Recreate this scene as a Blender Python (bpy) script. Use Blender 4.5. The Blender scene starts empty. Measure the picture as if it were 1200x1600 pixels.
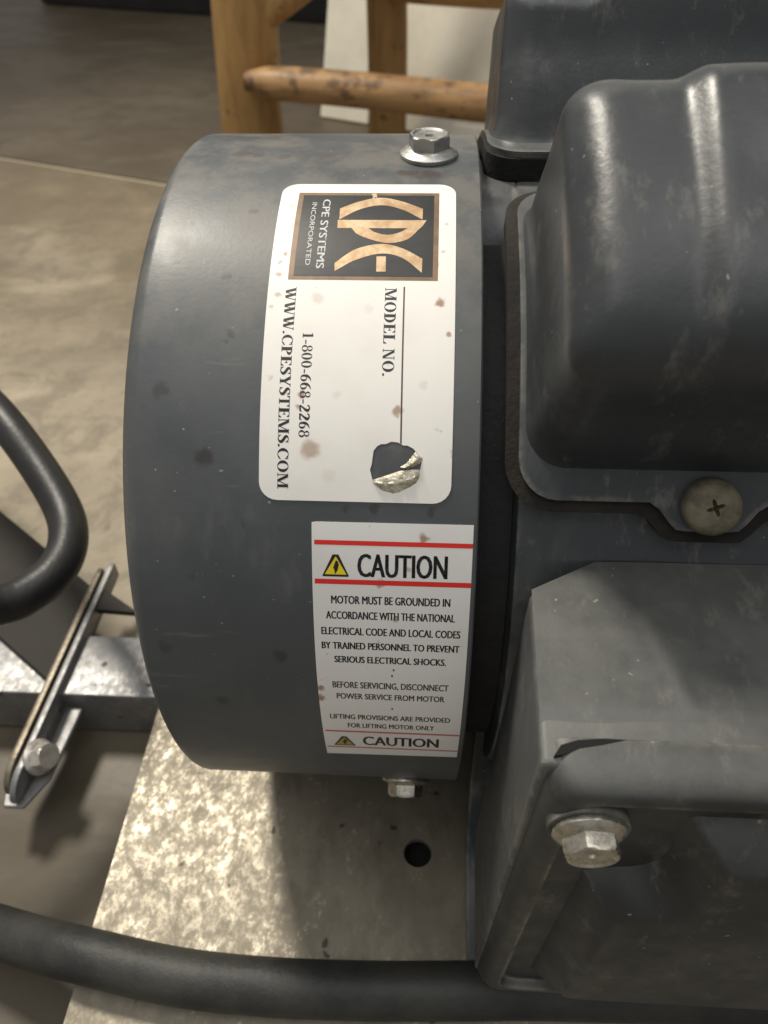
import bpy, bmesh, math, random
from mathutils import Vector, Matrix
random.seed(7)
S = bpy.context.scene
COL = S.collection
PI = math.pi
rad = math.radians

# ------------------------------------------------------------------ camera
cd = bpy.data.cameras.new('camera')
cam = bpy.data.objects.new('camera', cd); COL.objects.link(cam)
cl = Vector((0.00147471, -0.16386467, 0.13995365))
fw = Vector((-0.05084075, 0.71706578, -0.69514883))
rt = Vector((0.99838862, 0.05405959, -0.01725464))
uv = Vector((-0.02520674, 0.69490592, 0.71865874))
m = Matrix.Identity(4)
for i in range(3):
    m[i][0] = rt[i]; m[i][1] = uv[i]; m[i][2] = -fw[i]; m[i][3] = cl[i]
cam.matrix_world = m
cd.sensor_fit = 'VERTICAL'; cd.sensor_height = 36.0; cd.lens = 27.0
cd.clip_start = 0.01; cd.clip_end = 60
cd.dof.use_dof = True; cd.dof.focus_distance = 0.142; cd.dof.aperture_fstop = 24
S.camera = cam

# ------------------------------------------------------------------ world and lamps (indoor shop light)
W = bpy.data.worlds.new('World'); S.world = W; W.use_nodes = True
bg = W.node_tree.nodes['Background']
bg.inputs[0].default_value = (1.0, 0.985, 0.962, 1); bg.inputs[1].default_value = 0.35

def lamp(name, loc, target, sx, sy, power, color):
    d = bpy.data.lights.new(name, 'AREA'); d.shape = 'RECTANGLE'; d.size = sx; d.size_y = sy
    d.energy = power; d.color = color
    o = bpy.data.objects.new(name, d); COL.objects.link(o); o.location = loc
    o.rotation_euler = (Vector(target) - Vector(loc)).to_track_quat('-Z', 'Y').to_euler()
    return o
lamp('ceiling_lamp', (0.1, -0.40, 2.1), (0, -.1, 0), 2.4, 1.2, 17, (1.0, 0.985, 0.96))
sd = bpy.data.lights.new('work_lamp', 'SPOT'); sd.energy = 54; sd.color = (1.0, 0.925, 0.80); sd.spot_size = rad(106); sd.spot_blend = 1.0; sd.shadow_soft_size = .11
so = bpy.data.objects.new('work_lamp', sd); COL.objects.link(so); so.location = (-.43, .42, 1.0)
so.rotation_euler = (Vector((-.06, -.02, -.09)) - so.location).to_track_quat('-Z', 'Y').to_euler()
S.view_settings.view_transform = 'Standard'; S.view_settings.look = 'None'
S.view_settings.exposure = 0.0; S.view_settings.gamma = 1.0
S.cycles.use_denoising = True
S.cycles.max_bounces = 8

# ------------------------------------------------------------------ materials
def srgb(r, g, b):
    f = lambda c: (c/12.92 if c <= .04045 else ((c+.055)/1.055)**2.4)
    return (f(r/255), f(g/255), f(b/255), 1)

class NT:
    def __init__(s, name):
        s.mat = bpy.data.materials.new(name); s.mat.use_nodes = True
        s.t = s.mat.node_tree; s.n = s.t.nodes; s.l = s.t.links
        s.b = s.n['Principled BSDF']
        s.co = s.n.new('ShaderNodeTexCoord').outputs['Object']
    def link(s, a, b): s.l.new(a, b)
    def noise(s, scale, detail=4, rough=.55, vec=None, stretch=None, dist=0):
        n = s.n.new('ShaderNodeTexNoise'); n.inputs['Scale'].default_value = scale
        n.inputs['Detail'].default_value = detail; n.inputs['Roughness'].default_value = rough
        n.inputs['Distortion'].default_value = dist
        v = vec or s.co
        if stretch:
            mp = s.n.new('ShaderNodeMapping'); mp.inputs['Scale'].default_value = stretch
            s.link(v, mp.inputs[0]); v = mp.outputs[0]
        s.link(v, n.inputs['Vector']); return n.outputs[0]
    def ramp(s, val, a, b, ca=0.0, cb=1.0):
        m = s.n.new('ShaderNodeMapRange'); m.interpolation_type = 'SMOOTHSTEP'
        m.inputs[1].default_value = a; m.inputs[2].default_value = b
        m.inputs[3].default_value = ca; m.inputs[4].default_value = cb
        s.link(val, m.inputs[0]); return m.outputs[0]
    def math(s, op, a, b=None):
        m = s.n.new('ShaderNodeMath'); m.operation = op
        for i, v in enumerate((a, b)):
            if v is None: continue
            if isinstance(v, (int, float)): m.inputs[i].default_value = v
            else: s.link(v, m.inputs[i])
        return m.outputs[0]
    def mix(s, fac, a, b):
        m = s.n.new('ShaderNodeMix'); m.data_type = 'RGBA'
        for i, v in ((0, fac), (6, a), (7, b)):
            if isinstance(v, (int, float)): m.inputs[i].default_value = v
            elif isinstance(v, tuple): m.inputs[i].default_value = v
            else: s.link(v, m.inputs[i])
        return m.outputs[2]
    def color(s, c):
        if isinstance(c, tuple): s.b.inputs['Base Color'].default_value = c
        else: s.link(c, s.b.inputs['Base Color'])
    def rough(s, v):
        if isinstance(v, (int, float)): s.b.inputs['Roughness'].default_value = v
        else: s.link(v, s.b.inputs['Roughness'])
    def metal(s, v): s.b.inputs['Metallic'].default_value = v
    def bump(s, h, strength=.2, dist=.001):
        b = s.n.new('ShaderNodeBump'); b.inputs['Strength'].default_value = strength
        b.inputs['Distance'].default_value = dist
        s.link(h, b.inputs['Height']); s.link(b.outputs[0], s.b.inputs['Normal'])
    def spots(s, lst, col, wob=.0012, freq=500):
        """dirt marks or painted shade at fixed places: lst of (pos, radius, darkness)"""
        n = s.n.new('ShaderNodeTexNoise'); n.inputs['Scale'].default_value = freq; n.inputs['Detail'].default_value = 3
        s.link(s.co, n.inputs['Vector'])
        su = s.n.new('ShaderNodeVectorMath'); su.operation = 'SUBTRACT'; s.link(n.outputs[1], su.inputs[0]); su.inputs[1].default_value = (.5, .5, .5)
        sc = s.n.new('ShaderNodeVectorMath'); sc.operation = 'SCALE'; s.link(su.outputs[0], sc.inputs[0]); sc.inputs[3].default_value = wob*2
        ad = s.n.new('ShaderNodeVectorMath'); ad.operation = 'ADD'; s.link(s.co, ad.inputs[0]); s.link(sc.outputs[0], ad.inputs[1])
        tot = None
        for p, r, k in lst:
            d = s.n.new('ShaderNodeVectorMath'); d.operation = 'DISTANCE'; s.link(ad.outputs[0], d.inputs[0]); d.inputs[1].default_value = p
            v = s.ramp(d.outputs[1], r*1.35, r*.45, 0, k)
            tot = v if tot is None else s.math('MAXIMUM', tot, v)
        return tot

R = 0.083                                    # fan cover radius
def cyl(u, s, r=R):                          # millimetres along the axis / around the cover, from 81 degrees downwards
    e = rad(81) - (s*.001)/R
    return Vector((u*.001, -r*math.cos(e), r*math.sin(e)))

def mat_cover():
    k = NT('grey_enamel_cover')
    n1 = k.noise(45, 5, .6); n2 = k.noise(160, 4, .6, stretch=(1, .4, .4)); n3 = k.noise(900, 2)
    c = k.mix(k.ramp(n1, .35, .7), srgb(73, 77, 80), srgb(82, 86, 88))
    c = k.mix(k.ramp(n2, .56, .74, 0, .4), c, srgb(104, 104, 100))
    # dust settled on the crown
    sep = k.n.new('ShaderNodeSeparateXYZ'); k.link(k.co, sep.inputs[0])
    up = k.ramp(sep.outputs[2], .060, .084)
    dust = k.math('MULTIPLY', up, k.ramp(k.noise(90, 5, .65), .38, .62, 0, .55))
    c = k.mix(dust, c, srgb(118, 112, 104))
    S1 = [(-35, 24.4, .9, .8), (-45, 46.7, 1.7, .6), (-37, 58, 1.6, .7), (-32, 8.5, .8, .6), (-24.7, 96.4, 1.5, .55), (-16.4, 93.8, 1.3, .5), (-37.5, 109, 1.4, .5),
          (-43.2, 12.2, .7, .5), (-33.3, 36, .8, .5), (-46.4, 95.4, 1.4, .4), (-34, 37.5, .6, .5), (-30, 70, .6, .3), (-12, 66.5, .7, .5), (-7, 66.8, .9, .6), (3, 66.7, .7, .6), (-40, 80, .8, .3)]
    sp = k.spots([(cyl(u, s), r*.001, d) for u, s, r, d in S1], None)
    c = k.mix(sp, c, srgb(48, 44, 42))
    S2 = [(-4.5, -4.9, 1.3, .7), (-2.4, -4.6, 1.5, .7), (.6, -4.2, 1.8, .75), (2.5, -3.8, 1.2, .5), (-1, -3.2, .8, .6), (-37.5, -14, 2.2, .5), (-34.5, -13.2, 1.6, .4), (-29, -12.4, 1.5, .4), (-20, -13, 2, .3)]
    c = k.mix(k.spots([(cyl(u, s), r*.001, d) for u, s, r, d in S2], None), c, srgb(66, 46, 40))
    c = k.mix(k.ramp(k.noise(300, 4, .6, stretch=(.15, 1, 1)), .63, .72, 0, .35), c, srgb(112, 112, 110))
    c = k.mix(k.ramp(k.noise(26, 7, .7), .50, .68, 0, .28), c, srgb(98, 97, 93))
    fl = k.ramp(k.noise(1000, 1, .3), .79, .82, 0, .6)
    c = k.mix(fl, c, srgb(150, 150, 146))
    k.color(c); k.rough(k.ramp(n1, .3, .7, .36, .50)); k.b.inputs['Specular IOR Level'].default_value = .45
    k.bump(n3, .06, .0004)
    return k.mat

def mat_motor(name, ca, cb, lo, hi, damt, r0, r1, scuffk=.4):
    k = NT(name)
    n1 = k.noise(30, 6, .62); n2 = k.noise(110, 5, .65); n3 = k.noise(1100, 2)
    c = k.mix(k.ramp(n1, .3, .7), ca, cb)
    geo = k.n.new('ShaderNodeNewGeometry'); sep = k.n.new('ShaderNodeSeparateXYZ'); k.link(geo.outputs['Normal'], sep.inputs[0])
    dust = k.math('MULTIPLY', k.ramp(sep.outputs[2], lo, hi), k.ramp(n2, .30, .72, damt*.45, damt))
    c = k.mix(dust, c, srgb(106, 106, 101))
    scuff = k.ramp(k.noise(85, 7, .75, stretch=(2.2, 1, 1)), .545, .68, 0, scuffk)
    c = k.mix(scuff, c, srgb(122, 120, 113))
    scr = k.ramp(k.noise(520, 4, .7, stretch=(1, .22, .22)), .62, .74, 0, scuffk*.6)
    c = k.mix(scr, c, srgb(112, 112, 108))
    c = k.mix(k.ramp(k.noise(24, 8, .72, dist=.6), .50, .66, 0, scuffk*.7), c, srgb(100, 101, 98))
    c = k.mix(k.ramp(k.noise(900, 1, .3), .80, .82, 0, .6), c, srgb(160, 156, 146))
    # paint worn thin along the edges
    bv = k.n.new('ShaderNodeBevel'); bv.samples = 4; bv.inputs[0].default_value = .0018
    dt = k.n.new('ShaderNodeVectorMath'); dt.operation = 'DOT_PRODUCT'; k.link(bv.outputs[0], dt.inputs[0]); k.link(geo.outputs['Normal'], dt.inputs[1])
    wear = k.math('MULTIPLY', k.ramp(dt.outputs['Value'], .995, .93), k.ramp(k.noise(140, 6, .7), .42, .62, .1, .85))
    c = k.mix(wear, c, srgb(136, 133, 124))
    c = k.mix(k.ramp(k.noise(75, 2, .4), .72, .75, 0, .6), c, srgb(44, 42, 40))
    k.color(c); k.rough(k.ramp(n2, .3, .7, r0, r1)); k.b.inputs['Specular IOR Level'].default_value = .5
    k.bump(k.math('ADD', k.math('MULTIPLY', n3, .5), n2), .10, .0006)
    return k.mat

def mat_galv(name, ca, cb, metal, r0, r1):
    k = NT(name)
    vo = k.n.new('ShaderNodeTexVoronoi'); vo.inputs['Scale'].default_value = 160; k.link(k.co, vo.inputs[0])
    sp = k.n.new('ShaderNodeSeparateColor'); k.link(vo.outputs['Color'], sp.inputs[0])
    n1 = k.noise(22, 6, .65); n2 = k.noise(400, 9, .8, stretch=(1, .75, 1)); n3 = k.noise(60, 7, .7, stretch=(1.6, .7, 1)); n4 = k.noise(700, 3, .6)
    c = k.mix(k.ramp(n1, .3, .7), ca, cb)
    c = k.mix(k.ramp(n3, .46, .64, 0, .5), c, tuple(v*.72 for v in ca[:3])+(1,))
    c = k.mix(k.math('MULTIPLY', k.ramp(n2, .54, .60, 0, .6), k.ramp(n3, .52, .40)), c, srgb(206, 197, 178))
    c = k.mix(k.ramp(k.noise(210, 2, .4), .715, .745, 0, .8), c, srgb(60, 48, 38))
    k.color(c); k.metal(metal)
    r = k.math('ADD', k.ramp(n2, .42, .60, r1, r0), k.math('MULTIPLY', sp.outputs[0], .08))
    k.rough(r)
    k.bump(k.math('ADD', n2, k.math('MULTIPLY', n4, .35)), .05, .0003)
    return k.mat

def mat_zinc(name, tint, rough, dirty):
    k = NT(name)
    n = k.noise(420, 4, .6); n2 = k.noise(1300, 3, .6)
    c = k.mix(k.ramp(n, .45, .66, 0, dirty), tint, srgb(112, 98, 78))
    k.color(c); k.metal(.9); k.rough(k.ramp(n2, .35, .7, rough, rough+.25)); k.bump(n2, .15, .0003)
    return k.mat

def mat_simple(name, c, rough=.6, metal=0, var=None, scale=80, bump=0, bscale=600):
    k = NT(name)
    if var:
        k.color(k.mix(k.ramp(k.noise(scale, 5, .65), .36, .66), c, var))
    else: k.color(c)
    k.rough(rough); k.metal(metal)
    if bump: k.bump(k.noise(bscale, 4, .6), bump, .0008)
    return k.mat

def mat_paper(name, base, stains, smear=.25):
    k = NT(name)
    c = k.mix(k.ramp(k.noise(70, 5, .6), .45, .75, 0, smear), base, srgb(206, 200, 188))
    if stains:
        c = k.mix(k.spots([(cyl(u, s), r*.001, d) for u, s, r, d in stains], None, .0007, 900), c, srgb(148, 104, 66))
    c = k.mix(k.ramp(k.noise(300, 3, .5), .70, .76, 0, .45), c, srgb(150, 132, 108))
    k.color(c); k.rough(.42); k.bump(k.noise(240, 3), .05, .0004)
    return k.mat

def mat_concrete(name='concrete_floor', g=1.0):
    k = NT(name)
    srgb_ = srgb
    def srgb2(r, gg, b): return srgb_(r*g, gg*g, b*g)
    a = k.noise(5, 7, .62, dist=.6); b = k.noise(16, 6, .65, stretch=(.6, 1.5, 1), dist=.4); cc = k.noise(90, 5, .7)
    c = k.mix(k.ramp(a, .36, .66), srgb2(120, 110, 92), srgb2(160, 149, 128))
    c = k.mix(k.ramp(b, .50, .72, 0, .6), c, srgb2(186, 174, 150))
    c = k.mix(k.ramp(k.noise(11, 6, .6, dist=.8), .55, .74, 0, .5), c, srgb2(112, 98, 79))
    c = k.mix(k.ramp(k.noise(34, 7, .72, dist=.5), .46, .62, 0, .55), c, srgb2(108, 98, 83))
    c = k.mix(k.ramp(k.noise(260, 3, .6), .62, .72, 0, .35), c, srgb2(96, 84, 68))
    c = k.mix(k.ramp(cc, .6, .8, 0, .35), c, srgb2(112, 100, 82))
    nd = k.n.new('ShaderNodeVectorMath'); nd.operation = 'DOT_PRODUCT'; k.link(k.co, nd.inputs[0]); nd.inputs[1].default_value = (.34, .94, 0)
    band = k.math('ADD', nd.outputs['Value'], k.ramp(k.noise(9, 5, .6), .2, .8, -.12, .12))
    c = k.mix(k.ramp(band, .10, .36, 0, .55), c, srgb2(110, 94, 70))  # light falloff towards the joint painted in as a darker tone
    floor_shade = k.spots([((-.13, -.10, -.113), .10, .95), ((-.11, -.20, -.113), .12, .95), ((-.20, -.17, -.113), .12, .95), ((-.24, -.08, -.113), .09, .9), ((.02, -.12, -.113), .14, .8)], None, .022, 22)
    c = k.mix(floor_shade, c, srgb2(82, 73, 57))  # shade on the front left floor painted into the concrete colour
    k.color(c); k.rough(k.ramp(b, .3, .7, .48, .68)); k.bump(cc, .12, .002)
    return k.mat

def mat_wood():
    k = NT('peeled_pole_wood')
    n = k.noise(14, 6, .6, stretch=(1, 1, .25), dist=.5); g = k.noise(130, 5, .65, stretch=(1, 1, .12))
    c = k.mix(k.ramp(n, .32, .68), srgb(140, 106, 60), srgb(182, 146, 92))
    c = k.mix(k.ramp(g, .45, .72, 0, .5), c, srgb(112, 76, 40))
    c = k.mix(k.ramp(k.noise(38, 5, .6, dist=.8), .60, .70, 0, .75), c, srgb(84, 60, 36))
    k.color(c); k.rough(.6); k.bump(g, .25, .003)
    return k.mat

def mat_rung():
    k = NT('stained_rung_wood')
    n = k.noise(26, 6, .65, stretch=(.4, 1, 1), dist=.6); g = k.noise(120, 5, .65, stretch=(.12, 1, 1))
    c = k.mix(k.ramp(n, .36, .62), srgb(104, 76, 48), srgb(168, 132, 88))
    c = k.mix(k.ramp(g, .45, .72, 0, .5), c, srgb(96, 66, 42))
    c = k.mix(k.ramp(k.noise(44, 6, .65), .52, .62, 0, .7), c, srgb(66, 46, 32))
    k.color(c); k.rough(.5); k.bump(g, .25, .003)
    return k.mat

M = {}
M['cover'] = mat_cover(); M['motor'] = mat_motor('grey_enamel_motor', srgb(52, 56, 60), srgb(63, 67, 70), .6, 1.0, .5, .34, .5, .55); M['dome'] = mat_motor('grey_enamel_dome', srgb(48, 51, 54), srgb(58, 61, 64), .92, 1.0, .3, .30, .44, .30); M['boxpaint'] = mat_motor('grey_enamel_box', srgb(64, 66, 67), srgb(74, 76, 76), .5, 1.0, .55, .40, .55, .45); M['galv'] = mat_galv('galvanised_steel', srgb(128, 121, 106), srgb(150, 142, 126), .38, .35, .56); M['angle'] = mat_galv('galvanised_angle', srgb(136, 136, 136), srgb(158, 158, 158), .6, .36, .52)
M['zinc'] = mat_zinc('zinc_bolt', srgb(176, 176, 172), .34, .35)
M['yzinc'] = mat_zinc('worn_zinc_bolt', srgb(192, 188, 176), .22, .40)
M['screw'] = mat_simple('dusty_screw', srgb(130, 124, 104), .62, .35, srgb(98, 93, 78), 300, .3)
M['rubber'] = mat_simple('black_rubber', srgb(30, 30, 31), .42, 0, srgb(40, 40, 39), 60, .15)
M['hose'] = mat_simple('dusty_black_rubber', srgb(34, 35, 35), .55, 0, srgb(54, 54, 50), 45, .25)
M['gasket'] = mat_simple('foam_gasket', srgb(28, 26, 24), .9, 0, srgb(46, 41, 34), 70, .4)
M['blackfoam'] = mat_simple('black_foam', srgb(22, 22, 21), .9, 0, srgb(32, 31, 29), 160, .4)
M['dark'] = mat_simple('dark_casting', srgb(34, 35, 37), .6, 0, srgb(46, 46, 46), 90, .3)
M['lid'] = mat_motor('shaded_grey_lid', srgb(42, 44, 45), srgb(50, 52, 52), .45, .95, .55, .40, .55, .3)  # shade on the lid front put into a darker grey
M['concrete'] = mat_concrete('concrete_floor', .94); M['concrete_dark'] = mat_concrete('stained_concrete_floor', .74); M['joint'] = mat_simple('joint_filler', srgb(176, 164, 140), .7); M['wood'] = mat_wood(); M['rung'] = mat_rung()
M['white'] = mat_simple('off_white_board', srgb(240, 236, 220), .6, 0, srgb(230, 225, 208), 30)
M['blackbox'] = mat_simple('black_box', srgb(36, 35, 34), .6, 0, srgb(46, 44, 42), 30)
M['steel'] = mat_simple('dull_steel', srgb(140, 132, 116), .42, .5, srgb(108, 98, 84), 90, .2)
M['shadesteel'] = mat_simple('shaded_brown_steel', srgb(40, 36, 29), .7, .1, srgb(32, 29, 24), 60, .2)  # steel tone darkened to stand for the shadow over the arm
M['bright'] = mat_simple('bright_steel', srgb(220, 216, 208), .3, .7, srgb(196, 190, 180), 300, .1)
M['label1'] = mat_paper('label_paper', srgb(236, 234, 228), [(-18.3, 56.5, 1.7, .6), (-19.0, 56.9, 1.2, .5), (-3.4, 49.6, .95, .75), (3.5, 29.8, .8, .85), (-20.1, 47, .7, .8), (5.2, 35.8, .5, .8), (-18.2, 29, 1.2, .25), (-25.3, 28.4, .6, .5), (-24.8, 19.5, .5, .8), (-25.6, 24, .6, .6), (-23.6, 66, .5, .6), (3, 21.5, .4, .8), (-24.5, 13, 1.2, .2), (-26, 17, .5, .5), (-25.4, 21.5, .4, .6), (-26.3, 31, .5, .4), (-25.8, 44, .5, .4), (-24.9, 7, .7, .3), (4.6, 12, .5, .4), (-14, 47, .8, .15), (-9, 31, 1.0, .12), (1, 45, .8, .15), (-20.6, 49.2, .5, .7), (-15, 61, 1.2, .12)])
M['label2'] = mat_paper('caution_paper', srgb(232, 231, 228), [(1.8, 71.5, .9, .8), (-5.9, 80.2, .9, .75), (-3, 87.3, .6, .7), (-17.3, 104.2, .9, .85), (-17.4, 107, .9, .85), (-1, 77.4, .6, .5)])
M['ink'] = mat_simple('black_ink', srgb(28, 27, 30), .5)
M['inkp'] = mat_simple('purple_ink', srgb(84, 56, 60), .5)
M['inkg'] = mat_simple('worn_grey_ink', srgb(62, 58, 57), .5)
M['red'] = mat_simple('red_ink', srgb(222, 44, 36), .45)
M['redw'] = mat_simple('worn_red_ink', srgb(196, 98, 98), .5)
M['yellow'] = mat_simple('yellow_ink', srgb(238, 214, 34), .5)
M['olive'] = mat_simple('worn_yellow_ink', srgb(170, 152, 70), .5)
M['panel'] = mat_simple('black_print', srgb(34, 36, 38), .38, 0, srgb(44, 46, 47), 200)
M['gold'] = mat_simple('gold_print', srgb(176, 142, 104), .42, .25, srgb(212, 186, 150), 260)
M['goldf'] = mat_simple('bronze_print', srgb(132, 106, 82), .45, .15, srgb(112, 90, 70), 260)
M['inkw'] = mat_simple('white_ink', srgb(206, 206, 204), .5)
M['foil'] = mat_simple('torn_foil', srgb(214, 208, 190), .35, .35, srgb(170, 162, 142), 900, .5, 1500)
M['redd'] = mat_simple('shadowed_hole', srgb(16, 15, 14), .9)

# ------------------------------------------------------------------ mesh helpers
def empty(name, loc=(0, 0, 0)):
    o = bpy.data.objects.new(name, None); o.empty_display_size = .02; COL.objects.link(o); o.location = loc; return o
def tag(o, label, cat, group=None):
    o['label'] = label; o['category'] = cat
    if group: o['group'] = group
    return o
def link(name, bm, mat, parent=None, smooth=True, angle=35):
    bmesh.ops.recalc_face_normals(bm, faces=bm.faces[:])
    me = bpy.data.meshes.new(name); bm.to_mesh(me); bm.free()
    me.materials.append(mat if not isinstance(mat, str) else M[mat])
    if smooth:
        me.polygons.foreach_set('use_smooth', [True]*len(me.polygons)); me.set_sharp_from_angle(angle=rad(angle))
    o = bpy.data.objects.new(name, me); COL.objects.link(o)
    if parent:
        o.parent = parent; o.matrix_parent_inverse = Matrix.Translation(-world_loc(parent))
    return o
def world_loc(o): return o.location.copy() if o.parent is None else Vector((0, 0, 0))

def rings_to_mesh(bm, rings, closed=True, cap0=False, cap1=False):
    vs = [[bm.verts.new(p) for p in r] for r in rings]
    n = len(rings[0])
    for a, b in zip(vs, vs[1:]):
        for i in range(n if closed else n-1):
            j = (i+1) % n
            bm.faces.new((a[i], a[j], b[j], b[i]))
    if cap0: bm.faces.new(vs[0])
    if cap1: bm.faces.new(vs[-1])
    return vs
def lathe_x(bm, prof, seg=96):
    rings = []
    for x, r in prof:
        rings.append([(x, -r*math.cos(2*PI*i/seg), r*math.sin(2*PI*i/seg)) for i in range(seg)])
    return rings_to_mesh(bm, rings)
def tube(bm, pts, radius, seg=20, caps=True):
    pts = [Vector(p) for p in pts]; rings = []
    N = len(pts); t0 = (pts[1]-pts[0]).normalized()
    ref = Vector((0, 0, 1)) if abs(t0.z) < .9 else Vector((1, 0, 0))
    nrm = (ref - t0*ref.dot(t0)).normalized()
    for i, p in enumerate(pts):
        t = (pts[min(i+1, N-1)]-pts[max(i-1, 0)]).normalized()
        nrm = (nrm - t*nrm.dot(t)).normalized(); bn = t.cross(nrm)
        r = radius(i/(N-1)) if callable(radius) else radius
        rings.append([p + nrm*(r*math.cos(2*PI*k/seg)) + bn*(r*math.sin(2*PI*k/seg)) for k in range(seg)])
    rings_to_mesh(bm, rings, True, caps, caps)
def spline(ctrl, n=12):
    P = [Vector(c) for c in ctrl]; P = [P[0]*2-P[1]] + P + [P[-1]*2-P[-2]]; out = []
    for i in range(1, len(P)-2):
        for k in range(n):
            t = k/n; a, b, c, d = P[i-1:i+3]
            out.append(.5*((2*b) + (c-a)*t + (2*a-5*b+4*c-d)*t*t + (-a+3*b-3*c+d)*t**3))
    out.append(P[-2]); return out
def box(bm, x0, x1, y0, y1, z0, z1, bevel=0, seg=2, mat=None):
    r = bmesh.ops.create_cube(bm, size=1)['verts']
    for v in r:
        v.co = Vector((x0+(v.co.x+.5)*(x1-x0), y0+(v.co.y+.5)*(y1-y0), z0+(v.co.z+.5)*(z1-z0)))
        if mat: v.co = mat @ v.co
    if bevel:
        es = {e for v in r for e in v.link_edges}
        bmesh.ops.bevel(bm, geom=list(es), offset=bevel, segments=seg, affect='EDGES', profile=.6)
def prism(bm, poly, axis, a, b, bevel=0, seg=2):
    """poly of 2D points extruded along axis (0 x, 1 y, 2 z)"""
    def P(q, v):
        return {0: (v, q[0], q[1]), 1: (q[0], v, q[1]), 2: (q[0], q[1], v)}[axis]
    lo = [bm.verts.new(P(q, a)) for q in poly]; hi = [bm.verts.new(P(q, b)) for q in poly]
    n = len(poly); fs = [bm.faces.new(lo), bm.faces.new(hi)]
    for i in range(n): fs.append(bm.faces.new((lo[i], lo[(i+1) % n], hi[(i+1) % n], hi[i])))
    if bevel:
        bmesh.ops.recalc_face_normals(bm, faces=fs)
        es = {e for f in fs for e in f.edges}
        bmesh.ops.bevel(bm, geom=list(es), offset=bevel, segments=seg, affect='EDGES', profile=.6)

def flat_bm(loops, step=2.0, offset=(0, 0)):
    """filled flat mesh from closed loops (outer + holes), cut every step along the second axis"""
    bm = bmesh.new(); es = []
    for lp in loops:
        vs = [bm.verts.new((p[0], p[1], 0)) for p in lp]
        es += [bm.edges.new((vs[i], vs[(i+1) % len(vs)])) for i in range(len(vs))]
    bmesh.ops.triangle_fill(bm, use_beauty=True, use_dissolve=False, edges=es)
    slice_bm(bm, step); return bm
def slice_bm(bm, step):
    ys = [v.co.y for v in bm.verts]; y = math.floor(min(ys)/step)*step + step
    while y < max(ys):
        bmesh.ops.bisect_plane(bm, geom=bm.verts[:]+bm.edges[:]+bm.faces[:], plane_co=(0, y, 0), plane_no=(0, 1, 0), dist=1e-5)
        y += step
def wrap(bm, mapf, lo, hi):
    """turn a flat mesh into a thin curved sheet between heights lo and hi"""
    bound = [(e.verts[0], e.verts[1]) for e in bm.edges if len(e.link_faces) == 1]
    flat = {v: (v.co.x, v.co.y) for v in bm.verts}
    fl = [list(f.verts) for f in bm.faces]
    if hi > lo:
        dn = {v: bm.verts.new(mapf(*flat[v], lo)) for v in flat}
        for f in fl: bm.faces.new([dn[v] for v in reversed(f)])
        for a, b in bound: bm.faces.new((a, b, dn[b], dn[a]))
    for v, q in flat.items(): v.co = mapf(q[0], q[1], hi)
    return bm
def rrect(u0, u1, s0, s1, r, n=6):
    pts = []
    for cx, cy, a in ((u1-r, s1-r, 0), (u0+r, s1-r, 90), (u0+r, s0+r, 180), (u1-r, s0+r, 270)):
        for i in range(n+1):
            t = rad(a+90*i/n); pts.append((cx+r*math.cos(t), cy+r*math.sin(t)))
    return pts
coverf = lambda u, s, h: cyl(u, s, R+h*.001)

# ------------------------------------------------------------------ floor, background
def build_floor():
    fl = bpy.data.objects.new('floor', None); COL.objects.link(fl); fl['kind'] = 'structure'
    z = -.113
    # control joint direction
    p = Vector((-.3997, .5586)); q = Vector((-.226, .4958)); d = (q-p).normalized(); n = Vector((-d.y, d.x))
    for sgn, zz in ((1, z), (-1, z-.0012)):
        bm = bmesh.new()
        a = p - d*12 + n*sgn*.0016; b = p + d*12 + n*sgn*.0016
        far = n*sgn*12
        vs = [(a.x, a.y), (b.x, b.y), (b.x+far.x, b.y+far.y), (a.x+far.x, a.y+far.y)]
        prism(bm, vs, 2, zz-.06, zz)
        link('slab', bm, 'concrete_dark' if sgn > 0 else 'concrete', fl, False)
    bm = bmesh.new()
    a = p-d*12-n*.0016; b = p+d*12-n*.0016; c = p+d*12+n*.0016; e = p-d*12+n*.0016
    prism(bm, [(a.x, a.y), (b.x, b.y), (c.x, c.y), (e.x, e.y)], 2, z-.07, z-.0015)
    link('joint', bm, 'joint', fl, False)
build_floor()

def build_stool():
    t = tag(empty('pole_stool', (-.16, .56, -.113)), 'rustic stool of peeled wooden poles standing behind the motor', 'stool')
    def pole(name, a, b, r0, r1, mat='wood', seg=18, wob=.002, tip=False):
        a = Vector(a); b = Vector(b); bm = bmesh.new(); N = 26; pts = []
        ph = random.random()*6
        for i in range(N+1):
            k = i/N; pts.append(a.lerp(b, k) + Vector((math.sin(ph+k*5)*wob, math.cos(ph+k*4)*wob, math.sin(ph+k*6)*wob*.5)))
        def rr(k):
            r = r0+(r1-r0)*k
            if tip: r *= min(1, .55+.45*math.sin(min(1, k/.07)*PI/2))
            return r
        tube(bm, pts, rr, seg); link(name, bm, mat, t)
    pole('leg', (-.1640, .565, -.113), (-.1290, .545, .20), .0275, .0255)
    pole('leg', (-.043, .60, -.113), (-.036, .585, .22), .0175, .0165)
    pole('leg', (.25, .55, -.113), (.235, .55, .22), .0265, .0255)
    pole('rung', (-.1535, .523, -.0415), (.25, .53, -.076), .0125, .0165, 'rung', tip=True)
    pole('rung', (-.036, .575, .0195), (.24, .57, .004), .0155, .0160)
    pole('brace', (-.150, .552, -.006), (-.05, .56, .052), .0135, .014)
build_stool()

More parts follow.
